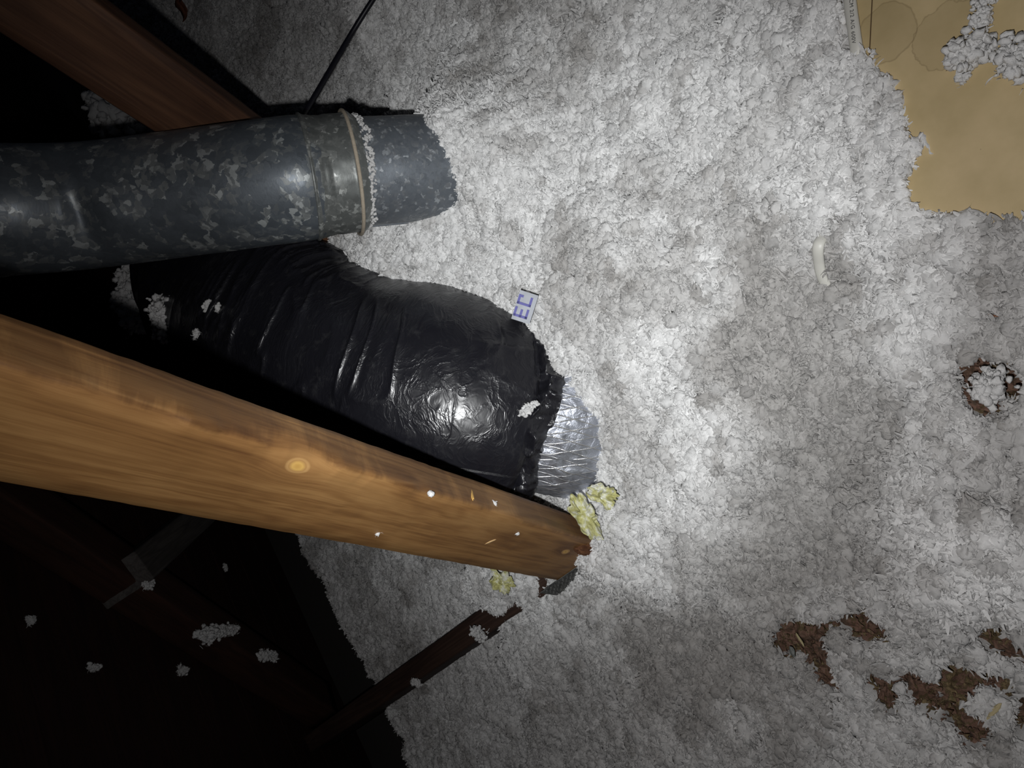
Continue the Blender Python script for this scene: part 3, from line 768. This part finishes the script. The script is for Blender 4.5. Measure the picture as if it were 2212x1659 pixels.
# ------------------------------------------------------------------ galvanised vent pipe
def pipe():
    r = root('vent_pipe', flr(1000, 365, 0), 'galvanised steel vent pipe with a jointed collar, rising out of the wool', 'pipe')
    K = np.linalg.inv(np.eye(3)); org = np.array(r.location)
    P = [at(-330, 478, .80), at(0, 456, .875), at(215, 443, .925), at(600, 393.5, .930), at(652, 386.5, .936)]
    C = catmull(P, 420)-org
    rad = .0765
    s = arclen(C); dc = at(215, 443, .925)-org; sd = s[np.argmin(np.linalg.norm(C-dc, axis=1))]
    T, N, B = frames(C, (0, 0, 1))
    tocam = CAMP-org-C[210]; tocam /= np.linalg.norm(tocam)
    vc = math.atan2(tocam@B[210], tocam@N[210])
    def rf(S_, V_):
        d = np.angle(np.exp(1j*(V_-vc)))
        dent = -.0085*np.exp(-((S_-sd)/.022)**2-((d-.15)/.45)**2)+.0035*np.exp(-((S_-sd-.045)/.03)**2-((d-.2)/.4)**2)
        dent += -.004*np.exp(-((S_-sd+.03)/.04)**2-((d+.7)/.35)**2)
        return dent+.0007*n3(S_*25, np.cos(V_)*2, np.sin(V_)*2)
    obj('pipe_section', tube('pipe_section', C, rad, 160, rfun=rf), M_GALV, r)
    # collar with beads
    Pc = [at(655, 386, .936), at(778, 373, .957)]; Cc_ = np.linspace(Pc[0], Pc[1], 90)-org
    sc = arclen(Cc_); L = sc[-1]
    prof = .0755+.0022*np.exp(-((sc-.10*L)/.0035)**2)-.0012*sstep(.2*L, .3*L, sc)-.001*np.exp(-((sc-.42*L)/.004)**2)+.003*np.exp(-((sc-.86*L)/.0035)**2)-.0035*sstep(.9*L, 1.0*L, sc)
    obj('collar', tube('collar', Cc_, prof, 160, rfun=lambda S_, V_: .0006*n3(S_*60, np.cos(V_)*5, np.sin(V_)*5)), M_COLLAR, r, label='ridged grey collar joining the two pipe lengths')
    def ring(name, frac, rr, th, mat, lab):
        j = int(frac*89); c = Cc_[j]; Tn, Nn, Bn = frames(Cc_, (0, 0, 1)); a = np.linspace(0, 2*np.pi, 161)
        Cr = c+rr*(np.cos(a)[:, None]*Nn[j]+np.sin(a)[:, None]*Bn[j])
        obj(name, tube(name, Cr, th, 8, up=Tn[j], cap=False), mat, r, label=lab)
    ring('bead', .10, .0768, .0022, M_COLLAR, None)
    ring('bead', .84, .0772, .0024, mat_plain('dusty_seal', (.42, .36, .28), .85, 0, .25, 200, .4), 'brownish dusty seal bead')
    # furry dust just below the bead
    C2 = [at(763, 374, .955), at(905, 364, .985), at(1090, 352, 1.04), at(1250, 345, 1.12)]
    C2 = catmull(C2, 120)-org
    obj('pipe_section', tube('pipe_section', C2, np.linspace(.0685, .0668, 120), 140, rfun=lambda S_, V_: .0004*n3(S_*40, np.cos(V_)*3, np.sin(V_)*3)), M_GALV2, r, label='narrower lower length of the pipe')
    T2, N2, B2 = frames(C2, (0, 0, 1)); parts = []; r0 = np.random.RandomState(5)
    j0 = 4
    for k in range(420):
        a = r0.rand()*2*np.pi; d = np.cos(a)*N2[j0]+np.sin(a)*B2[j0]
        c = C2[j0]+T2[j0]*r0.uniform(-.002, .006)*(1+.8*n3(np.array([a*3]), np.array([0.]), np.array([0.]))[0])+d*.0705
        V, F = blob(r0.uniform(.0012, .0026), k, ICO2, .6); parts.append((V+c, F))
    V, F = join(parts); me = mesh_np('dust_fringe', V, F); vattr(me, 'dirt', np.full(len(V), .35))
    obj('dust_fringe', me, M_FLUFF, r, label='fuzzy white dust round the collar rim', kind='stuff')
    # longitudinal seam on the upper side, and small screws
    a0 = vc+1.25
    Cs = np.array([C2[i]+(.0688)*(math.cos(a0)*N2[i]+math.sin(a0)*B2[i]) for i in range(0, 120, 4)])
    obj('seam', tube('seam', Cs, .0016, 8), M_GALV2, r)
    return r
pipe()

# ------------------------------------------------------------------ black plastic flexible duct
def duct():
    P = [at(1086, 884, 1.045), at(1005, 868, 1.03), at(900, 848, 1.045), at(720, 788, 1.12), at(590, 705, 1.23), at(505, 600, 1.38), at(480, 470, 1.54), at(500, 380, 1.72)]
    P = np.array(P)
    # keep the run sensible in height
    r = root('flexible_duct', P[3]-[0, 0, .15], 'black plastic wrapped flexible duct, wrinkled and glossy, lying behind the orange strut', 'duct')
    org = np.array(r.location)
    C = catmull(P, 760)-org; s = arclen(C); L = s[-1]
    rad = np.interp(s/L, [0, .02, .06, .3, .6, .85, 1], [.140, .153, .160, .163, .166, .158, .13])
    def rf(S_, V_):
        cx, sx_ = np.cos(V_), np.sin(V_)
        wp = .040*n3(S_*4, cx*1.1, sx_*1.1)+.008*n3(S_*11+5, cx*1.8, sx_*1.8)
        u = S_+wp
        f1 = 1-np.abs(n3(u*20, cx*.8, sx_*.8)); f2 = 1-np.abs(n3(u*42+3, cx*1.3, sx_*1.3)); f3 = 1-np.abs(n3(u*95+9, cx*1.9, sx_*1.9))
        act = sstep(-.1, .5, n3(S_*6+2, cx*1.4+4, sx_*1.4)); act2 = sstep(.0, .5, n3(S_*8+12, cx*1.7+4, sx_*1.7))
        h = .0026*(f1**2-.4)+.0048*act*f2**8+.0036*act2*f3**8
        h += .0012*np.cos(S_*2*np.pi/.12)
        h += .008*n3(S_*5+11, cx*1.1, sx_*1.1)
        ang = n3(S_*14+30, cx*3, sx_*3); h += .0025*act2*(1-np.abs(ang))**9
        return h
    me = tube('outer_jacket', C, rad, 300, rfun=rf)
    obj('outer_jacket', me, M_POLY, r)
    # gathered frill at the near end, beyond the tie
    T, N, B = frames(C, (0, 0, 1))
    c0, t0 = C[0], -T[0]; n0, b0 = N[0], B[0]
    nr, nv = 60, 420; vv = np.linspace(0, 2*np.pi, nv, endpoint=False)[None]; uu = np.linspace(0, 1, nr)[:, None]
    prof = .137+.014*np.sin(uu*np.pi)**.8-.022*uu**2
    cx, sx_ = np.cos(vv), np.sin(vv)
    wr = .014*(1-np.abs(n3(cx*7+0*uu, sx_*7+0*uu, uu*2.2)))**4*np.sin(np.pi*np.clip(uu*.8+.2, 0, 1))+.004*n3(cx*22+uu, sx_*22, uu*4)
    lobe = .006*n3(cx*2.5+0*uu, sx_*2.5+0*uu, uu*2)
    R = prof+wr+lobe
    ax = -.010+.052*uu+.008*n3(cx*3+0*uu, sx_*3+0*uu, uu+5)
    V = c0+t0*ax[..., None]+R[..., None]*(cx[..., None]*n0+sx_[..., None]*b0)
    me = mesh_np('gathered_end', V.reshape(-1, 3), grid_faces(nr, nv, True)); vattr(me, 'tu', (ax+0*R).ravel()); vattr(me, 'tv', (vv+0*R).ravel())
    obj('gathered_end', me, M_POLY, r, label='crumpled gathered end of the black jacket')
    a = np.linspace(0, 2*np.pi, 121); Cr = c0+t0*.0+(.130)*(np.cos(a)[:, None]*n0+np.sin(a)[:, None]*b0)
    obj('tie_strap', tube('tie_strap', Cr, .0022, 8, up=t0, cap=False), mat_plain('black_strap', (.01, .01, .012), .5), r)
    # foil faced boot the duct is tied to, bending down into the wool
    b0_ = c0+org; dn = np.array([0, 0, -1.])
    Q = [b0_-t0*.03, b0_+t0*.012, at(1180, 893, 1.03), at(1232, 898, 1.055), at(1262, 900, 1.12), at(1272, 900, 1.20)]
    Cq = catmull(Q, 200)
    rb = root('foil_boot', Q[-1], 'crinkled silver foil wrapped duct boot between the black duct end and the wool', 'duct boot')
    o2 = np.array(rb.location)
    sq = arclen(Cq)
    def rf2(S_, V_):
        cx, sx_ = np.cos(V_), np.sin(V_)
        return .006*n3(S_*22, cx*2.5, sx_*2.5)+.0035*(1-np.abs(n3(S_*45, cx*5, sx_*5)))**3+.0015*n3(S_*120, cx*14, sx_*14)
    obj('foil_jacket', tube('foil_jacket', Cq-o2, np.interp(np.linspace(0, 1, 200), [0, .25, .6, 1], [.090, .104, .118, .118]), 240, rfun=rf2), M_FOIL, rb)
    return C+org, s, rad, T, N, B, Cq, rb
DC, DS, DR, DT, DN, DB, FQ, RB = duct()
# printed letters on a scrap of the duct's silver liner
def letters():
    m = mat_plain('blue_ink', (.010, .008, .26), .5); mp = mat_plain('silver_print_film', (.40, .42, .46), .6, .0)
    ctr = at(1135, 662, .885); x = wv((.30, .95, .0)); x /= np.linalg.norm(x); tc = CAMP-ctr; tc /= np.linalg.norm(tc)
    x = x-tc*(x@tc); x /= np.linalg.norm(x); y = np.cross(tc, x)
    Mx = np.array([x, y, tc]).T
    rb = root('printed_liner_flap', ctr, 'silver film flap with blue block lettering beside the black duct end', 'film', mat3=Mx)
    n = 24; X, Y = np.meshgrid(np.linspace(-.019, .017, n), np.linspace(-.011, .012, n), indexing='ij')
    Z = -.0012+.0012*n2(X*90, Y*90, 3)
    V = np.stack([X, Y, Z-.0012], -1).reshape(-1, 3); k = n*n
    V = np.vstack([V, V-[0, 0, .0006]]); F = grid_faces(n, n); F = np.vstack([F, F[:, ::-1]+k])
    fo = obj('film', mesh_np('film', V, F), mp, rb)
    def strokes(rects, ox, oy):
        P = []
        for (a, b, c, d) in rects:
            V = np.array([(ox+i, oy+j, kz) for kz in (.0002, .0007) for i, j in ((a, b), (c, b), (c, d), (a, d))])
            P.append((V, np.array([(4, 5, 6, 7), (0, 3, 2, 1), (0, 1, 5, 4), (1, 2, 6, 5), (2, 3, 7, 6), (3, 0, 4, 7)])))
        V, F = join(P); return mesh_np('letter', V, F, False)
    u = .0029
    E = [(0, 0, u, 6*u), (0, 0, 4*u, u), (0, 2.5*u, 3.4*u, 3.5*u), (0, 5*u, 4*u, 6*u)]
    Cc_ = [(0, 0, u, 6*u), (0, 0, 4*u, u), (0, 5*u, 4*u, 6*u), (3*u, 4*u, 4*u, 5*u)]
    obj('letter', strokes(E, -.0145, -.006), m, fo); obj('letter', strokes(Cc_, .0005, -.006), m, fo)
letters()

# yellow glass fibre scraps by the strut's foot
M_YEL = MT('yellow_fibre')
c_ = M_YEL.coord(); n_ = M_YEL.noise(c_, 90, 4, .7)
M_YEL.set(Base_Color=M_YEL.ramp(n_, [(.32, (.34, .32, .12)), (.48, (.55, .54, .24)), (.60, (.70, .70, .62))]), Roughness=.8); M_YEL.bump(M_YEL.noise(c_, 300), .7, .002); M_YEL = M_YEL.m
def scrap(px, py, z, su, sv, seed, rot, label):
    n = 36; X, Y = np.meshgrid(np.linspace(-1, 1, n), np.linspace(-1, 1, n), indexing='ij')
    a = np.arctan2(Y, X); rr = np.sqrt(X*X+Y*Y); k_ = 1/np.maximum(np.maximum(np.abs(X), np.abs(Y))/np.maximum(rr, 1e-6), 1e-6)
    rd = (1+.28*n3(np.cos(a)*2+seed, np.sin(a)*2, 0*a)+.15*n3(np.cos(a)*6+seed, np.sin(a)*6, 0*a))/np.maximum(k_, 1e-3)
    X2, Y2 = X*rd*su, Y*rd*sv
    Z = .010*n2(X*1.6+seed, Y*1.6, 4)+.006*(1-np.abs(n2(X*3+seed, Y*3, 6)))
    V = np.stack([X2, Y2, Z], -1).reshape(-1, 3); k = len(V); V = np.vstack([V, V-[0, 0, .002]]); F = grid_faces(n, n)
    bd = [i for i in range(n)]+[i*n+n-1 for i in range(1, n)]+[(n-1)*n+i for i in range(n-2, -1, -1)]+[i*n for i in range(n-2, 0, -1)]
    Fs = [tuple(map(int, f)) for f in F]+[tuple(map(int, f[::-1]+k)) for f in F]+[(bd[i], bd[(i+1) % len(bd)], bd[(i+1) % len(bd)]+k, bd[i]+k) for i in range(len(bd))]
    o = obj('fibre_scrap', mesh_np('fibre_scrap', V, Fs), M_YEL, label=label, cat='insulation scrap', group='yellow fibre scraps', loc=at(px, py, z))
    tc = wv((.15, .1, 1)); q = Vector(tc).to_track_quat('Z', 'Y'); o.rotation_euler = (q @ Matrix.Rotation(rot, 3, 'Z').to_quaternion()).to_euler()
scrap(1266, 1114, .925, .028, .015, 2, .3, 'pale yellow fibre scrap touching the foot of the orange strut')
scrap(1303, 1072, .90, .020, .014, 5, 1.0, 'small mustard yellow fibre scrap standing between silver foil and wool')
scrap(1085, 1258, 1.075, .020, .014, 8, .4, 'small dull yellow fibre scrap below the orange strut')

# ------------------------------------------------------------------ tan board, cables
def board():
    m = MT('tan_board'); tc = m.n('ShaderNodeTexCoord').outputs['Object']
    cl = m.noise(tc, 14, 4, .6); sp = m.noise(tc, 420, 2)
    col = m.ramp(cl, [(.3, (.47, .365, .19)), (.5, (.55, .43, .235)), (.7, (.63, .49, .28))])
    bc = flr(2200, 120, BOARD_Z)
    def stain(px, py, r, w_, ecc, sd):
        p = flr(px, py, BOARD_Z)-bc
        d = m.n('ShaderNodeVectorMath', operation='SUBTRACT', i_0=tc, i_1=tuple(p)).outputs[0]
        d = m.n('ShaderNodeVectorMath', operation='MULTIPLY', i_0=d, i_1=(1/r, ecc/r, 0)).outputs[0]
        ln = m.n('ShaderNodeVectorMath', operation='LENGTH', i_0=d).outputs['Value']
        ln = m.math('ADD', ln, m.math('MULTIPLY', m.math('SUBTRACT', m.noise(tc, sd, 3, .65), .5), .55))
        e = m.math('ABSOLUTE', m.math('SUBTRACT', ln, 1.0))
        return m.ramp(e, [(0, 1.0), (w_, .0)]), m.ramp(ln, [(.97, 1.0), (1.0, 0.0)])
    for (px, py, r, ecc, sd) in ((1915, 72, .0245, 1.0, 28), (2050, 75, .026, .9, 60)):
        ring, ins = stain(px, py, r, .035, ecc, sd)
        col = m.mix(m.math('MULTIPLY', ins, .16), col, (.20, .15, .075)); col = m.mix(m.math('MULTIPLY', ring, .40), col, (.12, .075, .03))
    col = m.mix(m.ramp(m.noise(tc, 130, 2), [(.76, 0.0), (.80, .8)]), col, (.12, .07, .04))
    m.set(Base_Color=col, Roughness=m.ramp(m.noise(tc, 40), [(.3, .38), (.7, .55)]), Specular_IOR_Level=.3); m.bump(sp, .12, .0005)
    c = [flr(*q_, BOARD_Z) for q_ in SHEET]
    V = [tuple(p-bc) for p in c]+[tuple(p-bc-np.array([0, 0, .009])) for p in c]
    F = [(0, 1, 2, 3), (7, 6, 5, 4), (0, 4, 5, 1), (1, 5, 6, 2), (2, 6, 7, 3), (3, 7, 4, 0)]
    me = mesh_np('board_panel', V, F, False)
    if me.polygons[0].normal.z < 0: me.flip_normals()
    r = obj('fibreboard_sheet', me, m.m, label='tan brown hardboard sheet with ring shaped water stains at the top right', cat='board', loc=bc)
    # scribed line
    l0, l1 = flr(1887, -60, BOARD_Z+.0002)-bc, flr(1878, 122, BOARD_Z+.0002)-bc
    obj('scribed_line', tube('scribed_line', np.linspace(l0, l1, 12), .0005, 6), mat_plain('pencil', (.10, .06, .025), .8), r)
    return r
board()

M_CABLE = mat_plain('white_sheath', (.62, .61, .56), .45, 0, .06, 40)
def cable():
    z = BOARD_Z+.0065
    pts = [flr(1822, -160, z), flr(1832, -40, z), flr(1838, 20, z), flr(1845, 70, z), flr(1850, 118, z-.002), flr(1845, 200, z-.014), flr(1820, 320, -.015), flr(1795, 420, -.010)]
    q = lambda px, py, dz: fl2(px, py)+np.array([0, 0, dz])
    pts += [q(1783, 490, -.006), q(1779, 530, .011), q(1781, 570, .012), q(1787, 605, .009), q(1797, 650, -.012), q(1815, 720, -.03)]
    C = catmull(pts, 220); org = pts[3]
    r = root('electrical_cable', org, 'white sheathed electrical cable crossing the tan board and surfacing again in the wool', 'cable')
    obj('sheath', tube('sheath', C-org, .0032, 20, sx=1.75), M_CABLE, r)
    # lettering printed along the sheath
    cu = bpy.data.curves.new('print', 'FONT'); cu.body = 'CM 2/2 A/G 600V'; cu.size = .0046; cu.space_character = 1.15; cu.extrude = .0002
    a, b_ = flr(1848, -6, z+.0042), flr(1855.5, 110, z+.0036); x = b_-a; x /= np.linalg.norm(x)
    zz = np.array([0, 0, 1.]); y = np.cross(zz, x)
    # sit on the camera side shoulder of the sheath
    to = bpy.data.objects.new('tmp', cu); COL.objects.link(to); bpy.context.view_layer.update()
    me = bpy.data.meshes.new_from_object(to.evaluated_get(bpy.context.evaluated_depsgraph_get())); bpy.data.objects.remove(to)
    me.materials.clear()
    o = obj('printed_text', me, mat_plain('sheath_ink', (.10, .10, .10), .6), r)
    o.matrix_basis = Matrix([[x[i], y[i], zz[i], (a-np.array(org))[i]-y[i]*.0054] for i in range(3)]+[[0, 0, 0, 1]])
cable()
# thin black cable hanging behind the collar
def black_cable():
    pts = [at(905, -150, 1.12), at(805, 0, 1.14), at(752, 85, 1.15), at(705, 165, 1.13), at(655, 250, 1.08), at(625, 305, 1.04)]
    C = catmull(pts, 80)
    obj('black_cable', tube('black_cable', C-pts[3], .0042, 14), mat_plain('black_sheath', (.008, .008, .014), .4), label='thin black cable slanting from the top edge down behind the metal pipe', cat='cable', loc=pts[3])
black_cable()

# ------------------------------------------------------------------ loose tufts of wool
def tuft(name, pts, rad, seed, label, cat='wool tuft', group=None, dens=1.0):
    pts = np.array(pts); o = pts.mean(0)
    me = tuft_mesh(name, pts-o, rad, seed, dens)
    return obj(name, me, M_FLUFF, label=label, cat=cat, group=group, loc=o)
G = 'loose tufts of white wool'
bz = BOARD_Z+.008
tuft('wool_tuft', [flr(2135, -20, bz), flr(2120, 30, bz), flr(2118, 70, bz)], [.008, .008, .005], 1, 'long white wool tuft on the tan board, cut by the top edge', group=G)
tuft('wool_tuft', [flr(2108, 88, bz), flr(2088, 112, bz+.004), flr(2085, 125, bz)], [.008, .016, .010], 2, 'plump white wool tuft in the middle of the tan board', group=G, dens=1.6)
tuft('wool_tuft', [flr(2073, 163, bz-.003), flr(2084, 166, bz-.003)], [.004, .004], 3, 'tiny white wool tuft just below the plump one on the tan board', group=G)
tuft('wool_tuft', [flr(2172, 110, bz), flr(2195, 125, bz), flr(2205, 135, bz)], [.012, .014, .010], 4, 'round white wool tuft at the right edge of the tan board', group=G, dens=1.4)
tuft('wool_tuft', [flr(2132, 826, .012), flr(2145, 838, .012), flr(2126, 848, .01)], [.012, .014, .008], 5, 'round white wool tuft lying in the brown hollow at the right edge', group=G, dens=1.5)
tuft('wool_tuft', [at(1128, 895, .88), at(1140, 882, .88), at(1158, 872, .88)], [.004, .005, .003], 6, 'small white wisp caught on the black duct near its gathered end', group=G)
# on the far end of the duct
def on_duct(px, py):
    r = wv(ray(px, py)); best = None
    for t in np.arange(.7, 2.6, .004):
        p = CAMP+r*t; d = np.linalg.norm(DC-p, axis=1); i = int(np.argmin(d))
        if d[i] < DR[i]+.004: return p
    return CAMP+r*1.50
tuft('wool_tuft', [on_duct(345, 655), on_duct(348, 690), on_duct(352, 728)], [.018, .012, .015], 7, 'white wool tuft clinging to the far end of the black duct', group=G, dens=1.2)
tuft('wool_tuft', [at(280, 545, 1.52), at(276, 620, 1.50), at(284, 668, 1.48), at(308, 712, 1.48)], [.014, .018, .026, .018], 8, 'long ragged bank of wool hanging beyond the far end of the black duct', group=G, dens=2.2)
tuft('wool_tuft', [at(314, 615, 1.46), at(306, 660, 1.46)], [.006, .008], 18, 'thin upright wool wisp beside the ragged bank at the far duct end', group=G)
for i, (px, py, r_) in enumerate(((445, 668, .006), (421, 728, .007), (468, 672, .003))):
    p = on_duct(px, py); tuft('wool_tuft', [p, p+wv((.004, .010, .004))], [r_*.6, r_*.5], 20+i, ('small wool speck high on the black duct left of its middle fold', 'small wool speck on the black duct close above the strut shadow', 'faint wool speck beside the brighter one on the black duct')[i], group=G, dens=.4)
# clinging to the roof boards
def on_roof(px, py, off): return CAMP+wv(ray(px, py))*a_of(px, py, off)[2]
rt_sp = [((440, 1375), (470, 1365), (515, 1357), .016, 'two lobed wool tuft stuck to the dark roof boards at lower left'),
         ((565, 1418), (580, 1415), (595, 1422), .014, 'round wool tuft stuck to the dark roof near the chord'),
         ((236, 1238), (245, 1240), (254, 1238), .009, 'wool tuft under the grey timber block'),
         ((312, 1262), (322, 1268), (330, 1258), .007, 'ragged wool tuft right of the one under the grey block'),
         ((390, 1446), (397, 1450), (402, 1446), .008, 'small wool tuft below the two lobed one on the dark roof'),
         ((195, 1440), (203, 1443), (215, 1440), .006, 'faint wool tuft at far lower left on the dark roof'),
         ((512, 1445), (515, 1450), (517, 1455), .006, 'small faint wool tuft below and left of the round one'),
         ((62, 1338), (68, 1342), (74, 1336), .005, 'faint speck of wool left of centre on the dark roof'),
         ((160, 1170), (164, 1172), (168, 1170), .005, 'faint speck of wool beneath the left end of the orange strut'),
         ((485, 1222), (487, 1226), (488, 1232), .005, 'faint upright speck of wool right of the grey block')]
for i, (a, b2, c2, r_, lb) in enumerate(rt_sp):
    of = .078 if i in (0, 1, 3) else .008
    tuft('wool_tuft', [on_roof(*a, of), on_roof(*b2, of), on_roof(*c2, of)], [r_, r_*.8, r_*.6], 40+i, lb, group=G)
# far clumps behind the top left strut
tuft('wool_tuft', [at(222, 205, 1.9), at(240, 245, 1.9), at(262, 272, 1.9)], [.03, .045, .05], 61, 'dim grey wool heap in the gap between the top left strut and the pipe', group=G, dens=2)
# clumps on the joist
for i, (px, py, r_, lb) in enumerate(((905, 1478, .006, 'tiny wool tuft on the half buried joist'), (1040, 1372, .012, 'wool tuft draped over the joist near the strut foot'))):
    p = flr(px, py, .0); tuft('wool_tuft', [p, p+np.array([.006, .012, .003])], [r_, r_*.6], 70+i, lb, group=G)

# small chips lying about
M_CHIP = mat_plain('brown_chip', (.30, .12, .06), .8)
def chip(px, py, L, wd, ang, label, mat=M_CHIP):
    p = fl2(px, py)+np.array([0, 0, .007]); V, F = blob(1, px, ICO2, .3); V = V*[L/2, wd/2, wd/3]
    o = obj('wood_chip', mesh_np('wood_chip', V, F, False), mat, label=label, cat='wood chip', group='wood chips in the wool', loc=p); o.rotation_euler = (0, .1, ang)
chip(2155, 683, .012, .002, 1.0, 'reddish brown splinter lying on the wool right of the small cable')
chip(1735, 1378, .016, .003, .6, 'straw coloured splinter in the dark hollow at lower right', mat_plain('straw', (.42, .36, .20), .8))
chip(2150, 1532, .022, .005, -.6, 'pale yellow wood chip at the bottom right', mat_plain('straw_pale', (.50, .42, .24), .8))
chip(1718, 1404, .011, .006, .3, 'smooth grey pebble like chip in the dark hollow', mat_plain('grey_chip', (.16, .17, .16), .6))

# flecks of wool lying on the near strut
def on_strut(px, py, face):
    q = on_face(px, py, face); return (B0-Dn*EXT)+Fm @ q
for i, (px, py, fc, lb) in enumerate(((932, 1068, 'top', 'tiny white fleck on the narrow upper face of the orange strut'), (1068, 1088, 'top', 'white fleck close to the yellow scar on the orange strut'), (816, 1153, 'main', 'white fleck on the broad face of the orange strut below its middle'), (1118, 1152, 'main', 'white fleck on the orange strut near its foot'))):
    p = on_strut(px, py, fc); tuft('wool_fleck', [p, p+np.array([.0015, .0015, 0])], [.0009, .0006], 90+i, lb, group='wool flecks on the strut', dens=.1)

# one curled leaf on the far wool
p = fl2(402, 20, FAR)+np.array([0, 0, .012]); V, F = blob(1, 3, ICO3, .5, 1.6); V = V*[.030, .018, .004]; V[:, 2] += .008*np.sin(V[:, 0]*90)
obj('dry_leaf', mesh_np('dry_leaf', V, F), mat_plain('leaf_brown', (.20, .075, .04), .8), label='small reddish brown leaf on the dim wool at the top left', cat='leaf', loc=p)
